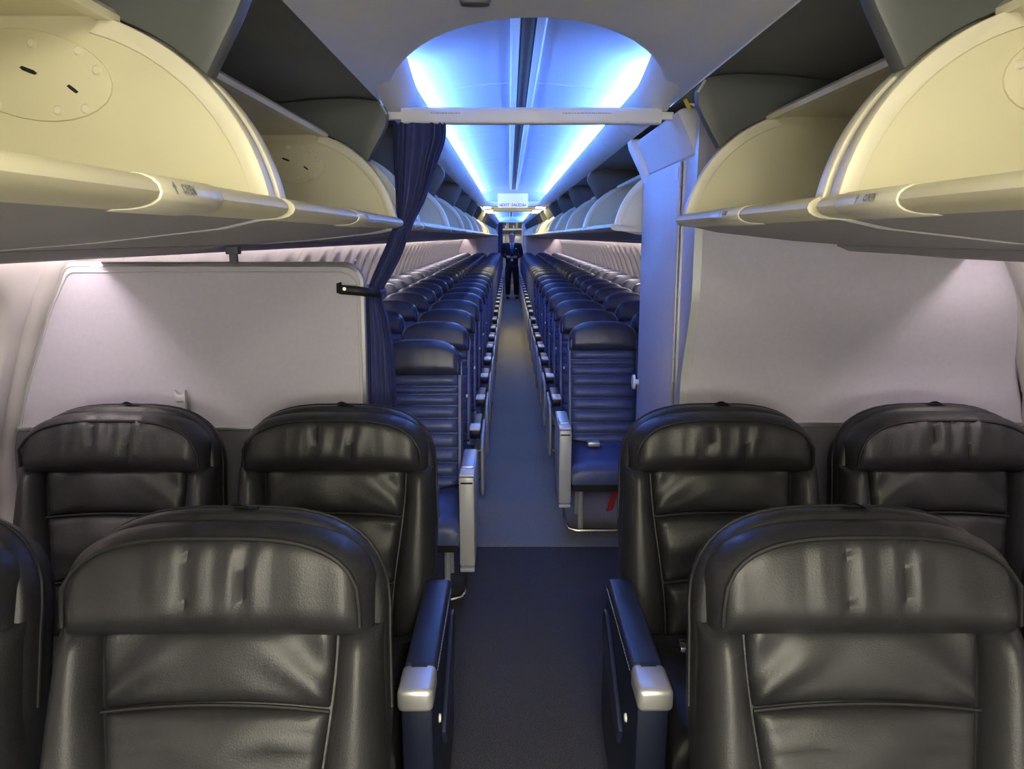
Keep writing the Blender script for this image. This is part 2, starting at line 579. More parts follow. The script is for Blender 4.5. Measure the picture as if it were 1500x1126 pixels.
# entry lamps on the forward ceiling
for s in (-1, 1):
    for y in (-0.62, -1.35):
        lamp = thing('ceiling_lamp', 'warm entry ceiling lamp, %s side, %s one ahead of the first-class seats' % ('curtain' if s < 0 else 'closet', 'first' if y > -1 else 'second'), 'lamp', (s * 0.20, y, ceil_z(0.2)), 'warm entry lamps')
        MB().box(-.13, .13, -.17, .17, -.018, 0.01).build('housing', 'white_panel', lamp, bevel=0.006)
        MB().box(-.12, .12, -.16, .16, -.026, -.0185).build('diffuser', 'led_entry', lamp, smooth=0)

for s in (-1, 1):  # added fill lights behind the camera, standing in for galley and door light
    lamp = thing('wall_lamp', 'added warm wide fill light on the forward wall, %s side of the entry' % ('curtain' if s < 0 else 'closet'), 'lamp', (s * 0.42, Y_FRONT, 1.35))
    MB().box(-.36, .36, 0, .05, -.32, .32).build('housing', 'white_panel', lamp, bevel=0.01)
    MB().box(-.34, .34, .0505, .058, -.30, .30).build('diffuser', 'fill_front', lamp, smooth=0)

# ================================================================ OVERHEAD BINS
def make_bin(s, L, first, label, group, loc, plate=True, lat0=None):
    """an open pivoting bucket; local y runs from 0 to L, x and z are cabin coordinates"""
    t = thing('overhead_bin', label, 'overhead bin', loc, group)
    X = lambda poly: [(s * a, b) for a, b in poly]
    endp = arc(A_LIP, A_TOP, 24) + [(0.66, 1.908), (1.245, 1.908), (1.26, 1.88), (1.26, 1.64), (1.0, 1.615), (0.43, 1.640)]
    for y0, y1 in ((0.0, 0.02), (L - 0.022, L)):
        p = MB().extr(X(endp), 'y', y0, y1).build('end_panel', 'cream', t)
        e = MB()
        o_, i_ = arc(A_LIP, A_TOP - 1, 24, AR + 0.003), arc(A_LIP, A_TOP - 4, 24, AR - 0.024)
        e.extr(X(o_ + i_[::-1]), 'y', y0 - 0.006, y1 + 0.006)
        e.build('edge_rim', 'cream_rim', p, bevel=0.003)
        if y0 > 0 and plate:
            # mounting plate with screws and two slots on the inner face
            pc = (0.735, 1.826)
            pl = MB()
            out = []
            for i in range(28):
                a = 2 * PI * i / 28
                out.append((pc[0] + 0.112 * math.cos(a), pc[1] + 0.062 * math.sin(a) + 0.012 * math.cos(a)))
            pl.extr(X(out), 'y', y0 - 0.004, y0 + 0.002)
            po = pl.build('mount_plate', 'cream', p, bevel=0.002)
            for q in ((.665, 1.858), (.642, 1.832), (.663, 1.780), (.703, 1.778), (.730, 1.868), (.79, 1.785), (.815, 1.872)):
                MB().cyl((s * q[0], y0 - 0.004, q[1]), (0, -1, 0), 0.0075, 0.003, 12, 0.005).build('screw', 'cream_rim', p)
            for q, ln in (((0.739, 1.832), 0.008), ((0.679, 1.807), 0.004)):
                sl = MB()
                sl.extr([(s * (q[0] + dx), q[1] + dz) for dx, dz in
                         ((-ln, .000), (-ln - .004, -.004), (-ln, -.006), (ln, .000), (ln + .004, .004), (ln, .006))], 'y', y0 - .0052, y0 - .003)
                sl.build('slot', 'black', p)
    # top panel with a rolled front edge
    tp = MB()
    tp.extr(X([(0.63, 1.905), (1.245, 1.905), (1.245, 1.915), (0.63, 1.915)]), 'y', 0.02, L - 0.022)
    tp.build('top_panel', 'cream', t)
    te = MB()
    te.extr(X([(0.614, 1.897), (0.609, 1.907), (0.618, 1.917), (0.638, 1.921), (0.648, 1.912), (0.638, 1.899)]), 'y', 0.004, L - 0.008)
    te.build('top_edge', 'cream_rim', t)
    MB().extr(X([(1.245, 1.64), (1.26, 1.64), (1.26, 1.91), (1.245, 1.91)]), 'y', 0.02, L - 0.022).build('back_panel', 'cream', t)
    # underside
    un = MB()
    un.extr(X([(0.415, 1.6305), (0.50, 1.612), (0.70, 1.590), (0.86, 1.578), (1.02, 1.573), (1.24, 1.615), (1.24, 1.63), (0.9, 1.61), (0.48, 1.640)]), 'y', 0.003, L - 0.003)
    un.build('underside', 'bin_under_shaded', t)
    # lip (front nose) in two lengths with the latch panel between them
    lip = [(0.427, 1.668), (0.415, 1.671), (0.405, 1.669), (0.396, 1.664), (0.390, 1.657), (0.388, 1.649), (0.391, 1.641), (0.398, 1.635), (0.408, 1.631), (0.42, 1.629), (0.53, 1.622), (0.53, 1.648)]
    lip = [(a, 1.6265 + (b - 1.629) * 0.80) for a, b in lip]
    l0, l1 = lat0 if lat0 else (L * 0.5 - min(.11, L * .2), L * 0.5 + min(.11, L * .2))
    for a, b in ((0.0, l0 - .003), (l1 + .003, L)):
        MB().extr(X(lip), 'y', a, b).build('lip', 'cream', t, bevel=0.0)
    lat = MB()
    lat.extr(X([(x - 0.0016 if x < 0.5 else x, z + (0.0012 if z > 1.645 else -0.0012)) for x, z in lip]), 'y', l0, l1)
    la = lat.build('latch', 'cream_rim', t, bevel=0.002)
    if first:
        M4 = Matrix.Translation((s * 0.3862, (l0 + l1) / 2 - 0.02, 1.6475)) @ Matrix.Rotation(-s * R(90), 4, 'Z') @ Matrix.Rotation(R(68), 4, 'X')
        text_mesh('latch_print', 'OPEN', 0.013, 'print_grey', M4, la)
        ar = MB()
        ar.add([(0, .007, 0), (-.005, 0, 0), (-.0017, 0, 0), (-.0017, -.007, 0), (.0017, -.007, 0), (.0017, 0, 0), (.005, 0, 0)],
               [(0, 1, 2, 3, 4, 5, 6)])
        ao = ar.build('latch_arrow', 'print_grey', la)
        ao.data.transform(Matrix.Translation((0, s * 0 , 0.0008)))
        ao.data.transform(M4 @ Matrix.Translation((-0.034, 0, 0)))
    return t
for s, side in ((-1, 'curtain'), (1, 'closet')):
    proto = None
    for i, (a, b) in enumerate(BINS[s]):
        if i == 0:
            make_bin(s, b - a, True, 'open cream overhead bin over the front first-class row on the %s side' % side, 'first-class overhead bins', (0, a, 0), lat0=(1.10, 1.26) if s < 0 else (1.25, 1.42), plate=True)
        elif i == 1:
            make_bin(s, b - a, True, 'open cream overhead bin next to the divider, %s side, first class' % side, 'first-class overhead bins', (0, a, 0), plate=(s < 0))
        else:
            k = i - 1
            lab = 'open overhead bin on the %s side, %s one behind the first-class divider' % (side, ORD[k])
            if proto and abs((b - a) - proto[1]) < 0.002:
                dup(proto[0], (0, a, 0), lab)
            else:
                t = make_bin(s, b - a, False, lab, 'economy overhead bins', (0, a, 0), plate=False)
                if b - a > 1.0 and proto is None:
                    proto = (t, b - a)

# ================================================================ DIVIDERS
# ---- left divider panel
def rounded(poly, rad, nseg=6):
    out = []
    m = len(poly)
    for i, p in enumerate(poly):
        r = rad[i]
        if r <= 0:
            out.append(p)
            continue
        p = Vector(p)
        a, b = (Vector(poly[i - 1]) - p).normalized(), (Vector(poly[(i + 1) % m]) - p).normalized()
        ang = a.angle(b)
        d = r / math.tan(ang / 2)
        c = p + (a + b).normalized() * (r / math.sin(ang / 2))
        s0, s1 = p + a * d - c, p + b * d - c
        tot = s0.angle(s1)
        sgn = 1 if s0.x * s1.y - s0.y * s1.x > 0 else -1
        a0 = math.atan2(s0.y, s0.x)
        out += [(c.x + r * math.cos(a0 + sgn * tot * k / nseg), c.y + r * math.sin(a0 + sgn * tot * k / nseg)) for k in range(nseg + 1)]
    return out
YD = 2.50
ox = lambda z: -(wall_x(z) - 0.02)
dv = thing('cabin_divider', 'grey-mauve divider panel with aluminium edging behind the first-class seats, curtain side', 'divider', (-1.1, YD, 0))
poly = [(-0.548, 0.02), (-0.540, 1.507), (-1.488, 1.507), (ox(1.40) + 0.012, 1.38), (ox(1.2) + 0.01, 1.2), (ox(1.05), 1.05), (ox(0.9), 0.9), (ox(0.6), 0.6), (ox(0.3), 0.3), (ox(0.03), 0.02)]
poly = rounded(poly, [0, 0.055, 0.035] + [0] * 7)
loc = [(x + 1.1, z) for x, z in poly]
MB().extr([p for p in loc if p[1] > 0.97] + [(ox(0.968) + 1.1, 0.968), (-0.545 + 1.1, 0.968)], 'y', 0.0, 0.026).build('panel', 'laminate', dv)
MB().extr([(-0.546 + 1.1, 0.962), (ox(0.962) + 1.1, 0.962)] + [(ox(z) + 1.1, z) for z in (0.9, 0.6, 0.3, 0.02)] + [(-0.55 + 1.1, 0.02)], 'y', -0.004, 0.03).build('kick_panel', 'kick', dv)
edge = [p for p in loc if p[1] > 0.97] + [(ox(0.968) + 1.1, 0.968)]
edge = [(-0.545 + 1.1, 0.968)] + edge
m = MB()
m.tube([(p[0], 0.013, p[1]) for p in edge], 0.014, 8)
m.build('edge_trim', 'alu', dv)
m = MB()
m.tube([(p[0] * 0.985 - 0.002, -0.001, p[1] - 0.018 if p[1] > 1.4 else p[1]) for p in edge], 0.003, 6)
m.build('inner_bead', 'silver_paint', dv)
MB().box(-0.546 + 1.1, ox(0.965) + 1.1, -0.008, 0.002, 0.962, 0.974).build('bottom_strip', 'alu', dv, bevel=0.002)
m = MB()
m.box(-.012, .012, 0.004, 0.024, 1.515, 1.552)
m.box(-.021, .021, -0.002, 0.03, 1.545, 1.572)
po = m.build('support_post', 'kick', dv, bevel=0.003)
po.location.x = 0.15
# small silver latch fitted to the divider face
lt = MB()
lt.extr([(-.017, -.055), (.017, -.055), (.017, .030), (.004, .012), (-.006, .012), (-.020, .030)], 'y', -0.022, 0.0)
lo = lt.build('table_latch', 'silver_paint', dv, bevel=0.004)
lo.location = (-0.045, -0.004, 1.075)
MB().box(-.012, .010, -.0235, -.0215, -.010, -.008).build('latch_slot', 'black', lo)
# ---- pleated curtain, tied back
def curtain():
    rowsC = [  # z, left x, right x from top to bottom (cabin metres at y = 2.6)
        (1.958, -0.432, -0.262), (1.930, -0.434, -0.262), (1.90, -0.434, -0.268), (1.85, -0.434, -0.288), (1.78, -0.432, -0.312), (1.71, -0.430, -0.340), (1.66, -0.431, -0.370),
        (1.60, -0.456, -0.396), (1.54, -0.482, -0.418), (1.48, -0.512, -0.452), (1.43, -0.533, -0.484), (1.405, -0.540, -0.492), (1.38, -0.542, -0.488), (1.33, -0.548, -0.470), (1.25, -0.553, -0.458),
        (1.10, -0.560, -0.450), (0.9, -0.566, -0.446), (0.6, -0.570, -0.440), (0.3, -0.573, -0.437), (0.06, -0.575, -0.435)]
    m = MB()
    NS, NR = 108, 70
    rings = []
    for i in range(NR + 1):
        z = 1.958 + (0.06 - 1.958) * i / NR
        for a, b in zip(rowsC, rowsC[1:]):
            if b[0] <= z + 1e-6:
                t = (a[0] - z) / (a[0] - b[0])
                xl, xr = a[1] + (b[1] - a[1]) * t, a[2] + (b[2] - a[2]) * t
                break
        hw = (xr - xl) / 2
        cx = (xl + xr) / 2
        tight = max(0.28, min(1.0, hw / 0.085))
        dy = 0.034 * (0.55 + 0.45 * tight)
        ring = []
        for k in range(NS):
            th = 2 * PI * k / NS
            ce = math.copysign(abs(math.cos(th)) ** 0.7, math.cos(th))
            se = math.copysign(abs(math.sin(th)) ** 0.7, math.sin(th))
            ph = 0.5 * math.sin(z * 3.1)
            pl = 0.011 * tight ** 0.6 * math.sin(9 * th * 2 + ph + 1.2 * math.sin(2 * th)) + 0.004 * noise.noise((th * 2, z * 3, 1.0))
            ring.append((cx + hw * ce, 2.60 + dy * se + (pl if abs(se) > 0.25 else pl * 0.4), z + 0.004 * math.sin(14 * th)))
        rings.append(ring)
    m.loft(rings)
    return m
cu = thing('divider_curtain', 'navy pleated curtain tied back beside the divider panel', 'curtain', (0, 0, 0))
curtain().build('drape', 'curtain', cu)
m = MB()
pts = [(-0.487, 2.552), (-0.514, 2.530), (-0.524, 2.492), (-0.552, 2.484), (-0.600, 2.482), (-0.612, 2.488), (-0.600, 2.4945)]
m.grid(lambda u, v: (pts[int(round(u * 6))][0], pts[int(round(u * 6))][1], 1.402 + 0.05 * u * 0.5 + 0.030 * v), 6, 1)
m.add([], [])
st = m.build('tie_strap', 'black', cu)
sd = st.modifiers.new('t', 'SOLIDIFY')
sd.thickness = 0.004
m = MB()
for a in (0.0, 1.0):
    pass
m.tube([(-0.515 + 0.036 * math.cos(t) - 0.002, 2.60 + 0.046 * math.sin(t), 1.412 + 0.008 * math.cos(t)) for t in [2 * PI * i / 20 for i in range(20)]], 0.010, 6, closed=True)
m.build('tie_band', 'curtain', cu)
MB().cyl((-0.588, 2.4815, 1.436), (0, -1, 0), 0.006, 0.005, 14).build('snap', 'chrome', cu)
# ---- curtain header rail
hd = thing('curtain_rail', 'white curtain rail bar spanning the aisle under the oval ceiling opening', 'curtain rail', (0, 2.60, 1.985))
pr_ = rounded([(-.022, -.026), (.022, -.026), (.022, .026), (-.022, .026)], [.010, .010, .016, .016], 4)
MB().extr(pr_, 'x', -0.405, 0.435).build('bar', 'white_panel', hd, bevel=0.003)
for xa_, xb_ in ((-0.47, -0.40), (0.43, 0.475)):
    MB().box(xa_, xb_, -.010, .014, -.012, .012).build('end_bracket', 'white_panel', hd, bevel=0.003)
for i in range(7):
    x = -0.40 + i * 0.021
    MB().tube([(x, 0, -.022), (x + .003, 0, -.026), (x, 0.003, -.030)], 0.0025, 6).build('hook', 'chrome', hd)
m = MB()
for x0, x1 in ((-0.31, -0.215), (0.115, 0.27)):
    x = x0
    while x < x1:
        wd = random.uniform(0.004, 0.012)
        m.box(x, min(x + wd, x1), -.0226, -.0218, .0045, .0068)
        x += wd + 0.0025
m.build('fine_print', 'print_grey', hd)['kind'] = 'stuff'

# ---- closet on the right
cl = thing('coat_closet', 'tall grey-blue closet with hinged aisle door and curved mauve front panel', 'closet', (1.0, 2.9, 0))
lx = -0.47            # aisle face in local coordinates (cabin x = 0.53)
oxr = lambda z: wall_x(z) - 0.001 - 1.0
ytop, ybot = -0.445, -0.335
def front_y(z):
    return ybot + (ytop - ybot) * smooth(1.08, 1.44, z)
# curved front face
m = MB()
zs = [0.02 + (2.10 - 0.02) * i / 60 for i in range(61)]
m.grid(lambda u, v: (lx + 0.012 + (oxr(0.02 + 2.08 * v) - lx - 0.012) * u, front_y(0.02 + 2.08 * v) , 0.02 + 2.08 * v), 8, 60)
m.grid(lambda u, v: (lx + 0.012 + (oxr(0.02 + 2.08 * v) - lx - 0.012) * u, front_y(0.02 + 2.08 * v) + 0.03, 0.02 + 2.08 * v), 8, 60)
m.build('front_panel', 'laminate', cl)
m = MB()
m.loft([[(lx + a, front_y(z) + b, z) for a, b in ((-.004, -.006), (.022, -.006), (.022, .010), (-.004, .034))] for z in zs])
m.build('edge_trim', 'silver_paint', cl)
MB().box(lx + 0.03, oxr(0.96), front_y(0.9) - 0.006, front_y(0.9), 0.960, 0.972).build('bottom_strip', 'alu', cl)
m = MB()
m.grid(lambda u, v: (lx + 0.03 + (oxr(0.02 + 0.938 * v) - lx - 0.03) * u, front_y(0.5) - 0.004, 0.02 + 0.938 * v), 4, 8)
m.build('kick_panel', 'kick', cl)
# body box
m = MB()
m.loft([[(lx + 0.004, front_y(z) + 0.03, z), (lx + 0.004, 0.49, z), (oxr(z), 0.49, z), (oxr(z), front_y(z) + 0.03, z)] for z in [0.0] + zs[2::4]])
m.build('body', 'laminate_blue', cl)
# aisle door with piano hinge
m = MB()
m.box(lx - 0.010, lx + 0.004, -0.225, 0.492, 0.03, 1.852)
dr = m.build('door', 'laminate_blue', cl, bevel=0.003)
m = MB()
z = 0.05
while z < 1.84:
    m.cyl((lx - 0.008, -0.236, z), (0, 0, 1), 0.005, 0.036, 8)
    z += 0.042
m.box(lx - 0.003, lx + 0.005, -0.252, -0.226, 0.03, 1.85)
m.build('hinge', 'alu', dr)
MB().box(lx - 0.0125, lx - 0.0095, -0.21, -0.17, 1.79, 1.835).build('door_plate', 'silver_paint', dr)
m = MB()
m.cyl((lx - 0.008, 0.455, 0.965), (-1, 0, 0), 0.012, 0.02, 14)
m.cyl((lx - 0.028, 0.455, 0.965), (-1, 0, 0), 0.034, 0.010, 20, 0.030)
m.build('knob', 'cap_white', dr, smooth=30)
# slanted upper panel towards the ceiling
m = MB()
up = [(lx - 0.004, 1.856), (lx - 0.020, 1.90), (lx - 0.052, 1.965), (lx - 0.062, 1.985), (lx - 0.045, 1.995), (lx + 0.02, 1.995), (lx + 0.02, 1.856)]
m.loft([[(a, -0.40, b) for a, b in up], [(a, 0.40, b) for a, b in up]])
m.build('upper_panel', 'white_panel', cl, bevel=0.006)
m = MB()
up2 = [(lx + 0.0, 1.80), (lx - 0.03, 1.87), (lx - 0.078, 1.965), (lx - 0.085, 2.0), (lx + 0.02, 2.0), (lx + 0.02, 1.80)]
m.loft([[(a, 0.40, b) for a, b in up2], [(a, 0.50, b) for a, b in up2]])
m.build('rear_collar', 'white_panel', cl, bevel=0.012, seg=3)
m = MB()
m.add([(lx - 0.045, -0.452, 2.0), (lx + 0.05, -0.452, 2.0), (lx + 0.19, -0.452, 1.86), (lx + 0.16, -0.452, 1.845), (lx + 0.012, -0.452, 1.975)], [(0, 1, 2, 3, 4)])
m.build('corner_filler', 'white_panel', cl)
tg = MB()
tg.box(-.006, .006, -.004, .004, -.018, .018)
y_ = tg.build('pull_tag', 'yellow_tag', None, bevel=0.002)
y_.location = (0.485, 2.44, 1.995)
y_.rotation_euler = (0, R(-30), 0)
tag(y_, 'small yellow plastic tag hanging by the closet top corner', 'tag')

# ================================================================ EXIT SIGN
ex = thing('exit_sign', 'hanging white exit sign with red lettering and arrows above the aisle', 'exit sign', (-0.01, 10.36, 2.05))
MB().extr(rounded([(-.20, -.075), (.20, -.075), (.20, .11), (-.20, .11)], [.02, .02, .006, .006], 4), 'y', -0.03, 0.03).build('box', 'sign_lit', ex, bevel=0.004)
MB().extr(rounded([(-.188, -.066), (.188, -.066), (.188, -.012), (-.188, -.012)], [.012] * 4, 4), 'y', -0.0325, -0.0305).build('lens', 'sign_lit', ex)
text_mesh('lettering', 'EXIT  SALIDA', 0.052, 'sign_red', Matrix.Translation((0, -0.034, -0.038)) @ Matrix.Rotation(R(90), 4, 'X'), ex, 0.001)
for s in (-1, 1):
    m = MB()
    m.extr([(s * .178, -.038), (s * .160, -.026), (s * .160, -.034), (s * .140, -.034), (s * .140, -.042), (s * .160, -.042), (s * .160, -.050)], 'y', -.0345, -.033)
    m.build('arrow', 'sign_red', ex)

# ================================================================ FIRST-CLASS SEATS
def cushion(mb, M, P, base, T, RR, nu, nv, crown=0.0, disp=None, skirt=0.03):
    us, vs = cosp(nu), cosp(nv)
    pts = []
    for u in us:
        h = (Vector(P(u, 1)) - Vector(P(u, 0))).length
        for v in vs:
            wd = (Vector(P(1, v)) - Vector(P(0, v))).length
            x, s = P(u, v)
            e1 = min(min(u, 1 - u) * wd / RR, 1.0)
            e2 = min(min(v, 1 - v) * h / RR, 1.0)
            q = math.sqrt(max(0.0, 1 - (1 - e1) ** 2)) * math.sqrt(max(0.0, 1 - (1 - e2) ** 2))
            d = base + T * q + crown * (1 - (2 * u - 1) ** 2) * (1 - (2 * v - 1) ** 2)
            if disp:
                d += disp(x, s) * q
            pts.append((x, d, s))
    n = nv + 1
    fs = [(i * n + j, (i + 1) * n + j, (i + 1) * n + j + 1, i * n + j + 1) for i in range(nu) for j in range(nv)]
    bd = [i * n for i in range(nu + 1)] + [nu * n + j for j in range(1, n)] + [i * n + nv for i in range(nu - 1, -1, -1)] + [j for j in range(nv - 1, 0, -1)]
    k = len(pts)
    for b in bd:
        x, d, s = pts[b]
        pts.append((x, base - skirt, s))
    m = len(bd)
    for i in range(m):
        j = (i + 1) % m
        fs.append((bd[i], bd[j], k + j, k + i))
    fs.append(tuple(range(k + m - 1, k - 1, -1)))
    mb.add([M(*p) for p in pts], fs)
    return mb

def make_first_seat(aisle, recline, label, group, loc, kind):
    """faces -y; aisle = -1/+1 tells on which side (x) the aisle armrest stands; built around the seat's own base"""
    t = thing('first_class_seat', label, 'seat', loc, group)
    th = R(recline)
    Y0, Z0 = 0.06, 0.43
    M = lambda x, d, s: (x, Y0 + s * math.sin(th) - d * math.cos(th), Z0 + s * math.cos(th) + d * math.sin(th))
    S = ((1.122 if recline > 16 else 1.104) - Z0) / math.cos(R(15))
    W = 0.296
    NSE = 3.0
    # shell
    def outline(k, drop):
        pts = [(-W * 0.93 * k, 0.0), (W * 0.93 * k, 0.0), (W * 1.0 * k, 0.2), (W * 1.02 * k, 0.35)]
        b, c = 0.235, S - 0.235
        for i in range(25):
            a = PI * i / 24
            pts.append((W * k * math.copysign(abs(math.cos(a)) ** (2 / NSE), math.cos(a)), c + (b - drop) * math.sin(a) ** (2 / NSE)))
        pts += [(-W * 1.02 * k, 0.35), (-W * 1.0 * k, 0.2)]
        return pts
    sh = MB()
    sh.loft([[M(x, d, s) for x, s in outline(k, dr)] for d, k, dr in
             ((-.125, .86, .045), (-.120, .93, .022), (-.105, .98, .007), (-.08, 1.0, 0), (-.035, 1.0, 0), (-.012, .985, .006), (-.002, .96, .014))])
    sho = sh.build('back_shell', 'leather', t, smooth=60)
    pi = MB()
    pi.tube([M(x * 1.003, -0.052, s + 0.002) for x, s in outline(1.0, 0)[3:-1]], 0.0035, 6)
    pi.build('piping', 'leather_seam', sho)
    # side bolsters
    zs_ = lambda z: (z - Z0) / math.cos(R(15))
    s_h, s_u, s_l = zs_(0.905), zs_(0.778), zs_(0.59)
    xin = lambda s: 0.172 + 0.038 * smooth(0.05, s_h, s)
    for sg in (-1, 1):
        b = MB()
        cushion(b, M, lambda u, v: (sg * (xin(v * (s_h + .02)) + 0.002 + (W * (0.985 + 0.03 * math.sin(PI * min(1, v * 1.1))) - xin(v * (s_h + .02)) - 0.002) * u), v * (s_h + 0.02)),
                -0.012, 0.062, 0.045, 12, 26, 0.012,
                lambda x, s: 0.004 * noise.noise((x * 14 + 3 * recline, s * 6, sg)) + 0.0025 * math.sin(s * 60 + x * 30) * max(0, noise.noise((x * 6, s * 5, 4.0 * sg))))
        b.build('bolster', 'leather', t, smooth=60)
    # centre panels
    def wr(seed, amp):
        def f(x, s):
            fan = math.atan2(s - 0.30, abs(x) - 0.30)
            return amp * (0.7 * noise.noise((x * 9, s * 9, seed)) + 0.9 * noise.noise((fan * 5 + seed, (abs(x) * 2), seed + 2)) * min(1, abs(x) / 0.12))
        return f
    for nm, a, b_, sd, amp in (('centre_panel', s_u + .002, s_h + .02, 1.0 + recline, .011), ('centre_panel', s_l + .002, s_u - .002, 3.0 + recline, .015), ('lumbar_panel', 0.0, s_l - .002, 5.0 + recline, .010)):
        c = MB()
        cushion(c, M, lambda u, v: ((2 * u - 1) * (xin(a + (b_ - a) * v) - 0.001), a + (b_ - a) * v + 0.012 * (1 - (2 * u - 1) ** 2) * (1 if a < s_u else (1 - v))), -0.006, 0.026, 0.028, 34, 22, 0.012, wr(sd, amp))
        co = c.build(nm, 'leather', t, smooth=60)
        if a > 0:
            p = MB()
            p.tube([M((2 * i / 16 - 1) * xin(a), 0.012, a - 0.002 + 0.012 * (1 - (2 * i / 16 - 1) ** 2)) for i in range(17)], 0.0036, 6)
            p.build('piping', 'leather_seam', co)
    # headrest: pleated pad with rounded upper corners
    h = MB()
    hb = 0.13
    cc = S - hb - 0.022
    WH = 0.279
    stop = lambda x: cc + hb * (max(0.0, 1 - abs(x / WH) ** 3.2)) ** (1 / 2.4)
    def hp(u, v):
        x = (2 * u - 1) * WH * 0.99
        lo = s_h - 0.004 + 0.006 * (1 - (x / WH) ** 2)
        return (x, lo + (max(stop(x), lo + 0.03) - lo) * v)
    def pleat(x, s):
        v = (s - s_h) / (S - s_h)
        d = 0.0
        for c0, a in ((-0.045, .012), (0.062, .013), (0.012, .005), (-0.11, .004)):
            c1 = c0 + 0.010 * (v - 0.5) + 0.003 * math.sin(9 * v + recline)
            d -= a * math.exp(-((x - c1) / 0.0065) ** 2) * (0.35 + 0.65 * math.sin(PI * min(1, max(0, v * 0.95))))
            d += a * 0.45 * math.exp(-((x - c1 - 0.018) / 0.012) ** 2)
        d += 0.007 * noise.noise((x * 16, s * 5, 7 + recline)) + 0.006 * noise.noise((x * 42, s * 10, 2 + recline)) * max(0.0, 1 - abs(x) / 0.2)
        return d
    cushion(h, M, hp, 0.0, 0.068, 0.052, 60, 22, 0.010, pleat, skirt=0.015)
    ho = h.build('headrest', 'leather', t, smooth=70)
    p = MB()
    path = []
    for i in range(33):
        x = -0.256 + 0.512 * i / 32
        path.append((x, 0.0695, min(stop(x * 1.06) - 0.030, S)))
    path = [(-0.260, 0.053, s_h + 0.02)] + [(-0.259, 0.059, s_h + 0.05)] + [q for q in path if q[2] > s_h + 0.06] + [(0.259, 0.059, s_h + 0.05), (0.260, 0.053, s_h + 0.02)]
    p.tube([M(*q) for q in path], 0.0045, 6)
    p.build('piping', 'leather_seam', ho)
    tb = MB()
    tb.grid(lambda u, v: M(0.02 + 0.05 * (u - .5), -0.045 + 0.03 * v, S - 0.001 + 0.006 * math.sin(5 * u) * v + 0.004), 5, 3)
    tbo = tb.build('fabric_tab', 'leather_seam', sho)
    # seat pan
    cs = MB()
    Ms = lambda x, d, s: (x, -s, 0.40 + d)
    cushion(cs, Ms, lambda u, v: ((2 * u - 1) * 0.255, -0.06 + 0.50 * v), 0.0, 0.065, 0.05, 16, 14, 0.012, lambda x, s: .004 * noise.noise((x * 12, s * 12, 3)), skirt=0.10)
    cs.build('seat_cushion', 'leather', t, smooth=60)
    MB().box(-0.25, 0.25, -0.36, 0.12, 0.20, 0.295).build('seat_frame', 'navy_plastic', t, bevel=0.01)
    for sg in (-1, 1):
        for y in (-0.30, 0.06):
            MB().box(sg * 0.20 - .018, sg * 0.20 + .018, y - .025, y + .025, 0.0, 0.20).build('leg', 'silver_paint', t, bevel=0.006)
    # seat belt lying on the cushion
    bl = MB()
    bl.grid(lambda u, v: (-aisle * -1 * (0.245 - 0.16 * u) , -0.06 - 0.10 * u + 0.045 * v, 0.492 + 0.006 * math.sin(3 * u)), 8, 1)
    bo = bl.build('belt', 'black', t)
    MB().box(aisle * 0.145 - 0.03, aisle * 0.145 + 0.03, -0.135, -0.085, 0.496, 0.514).build('buckle', 'chrome', bo, bevel=0.005)
    if kind == 'window':
        # slim console towards the aisle seat and slim arm towards the wall
        for c0, hw in ((aisle * 0.327, 0.026), (-aisle * 0.318, 0.016)):
            cn = MB()
            cn.extr([(-0.42, 0.555), (0.05, 0.575), (0.05, 0.20), (-0.40, 0.20)], 'x', c0 - hw, c0 + hw)
            cn.build('inner_arm', 'arm_pad', t, bevel=0.010)
        return t
    # aisle armrest (tall navy side with padded top and silver nose)
    a0 = aisle * 0.312
    x0, x1 = a0 - 0.036, a0 + 0.036
    sd = MB()
    pr = [(-0.47, 0.565), (0.06, 0.585), (0.12, 0.50), (0.14, 0.12), (0.05, 0.08), (-0.35, 0.08), (-0.455, 0.16)]
    sd.extr(pr, 'x', min(x0, x1), max(x0, x1))
    so = sd.build('side_panel', 'navy_plastic', t, bevel=0.008)
    rg = MB()
    rg.extr([(-0.30, 0.38), (0.00, 0.545), (0.05, 0.535), (0.06, 0.48), (0.0, 0.40), (-0.28, 0.33)], 'x', a0 + aisle * 0.036, a0 + aisle * 0.050)
    rg.build('side_cover', 'arm_pad', so, bevel=0.006)
    for y, z in ((-0.33, 0.44), (-0.44, 0.20)):
        MB().cyl((a0 + aisle * 0.035, y, z), (aisle, 0, 0), 0.012, 0.006, 14, 0.009).build('button', 'cap_white', so)
    pd = MB()
    pd.box(x0 - .002, x1 + .002, -0.385, 0.075, 0.58, 0.618)
    pd.build('arm_pad', 'arm_pad', t, bevel=0.012, seg=3)
    stc = MB()
    for i in range(30):
        stc.box(a0 + aisle * 0.0375, a0 + aisle * 0.0392, -0.37 + i * 0.0145, -0.362 + i * 0.0145, 0.592, 0.594)
    stc.build('stitching', 'silver', t, smooth=0)['kind'] = 'stuff'
    nc = MB()
    nc.box(x0 - .004, x1 + .004, -0.50, -0.388, 0.566, 0.622)
    no = nc.build('arm_nose', 'silver', t, bevel=0.014, seg=3)
    MB().box(a0 - .018, a0 + .018, -0.404, -0.388, 0.619, 0.6235).build('nose_slot', 'black', no)
    return t
# upright row against the divider and reclined row in front of it
XA, XW = 0.578, 1.232
ROW_B, ROW_A = 2.02, 1.055
for s, side in ((-1, 'curtain'), (1, 'closet')):
    for x, wh in ((XA, 'aisle'), (XW, 'window')):
        for y, rec, row in ((ROW_B, 15, 'last first-class row'), (ROW_A, 19, 'first-class row ahead of the last')):
            make_first_seat(-s, rec, 'wide grey leather %s seat, %s side, %s' % (wh, side, row), 'first-class seats', (s * x, y, 0), wh)

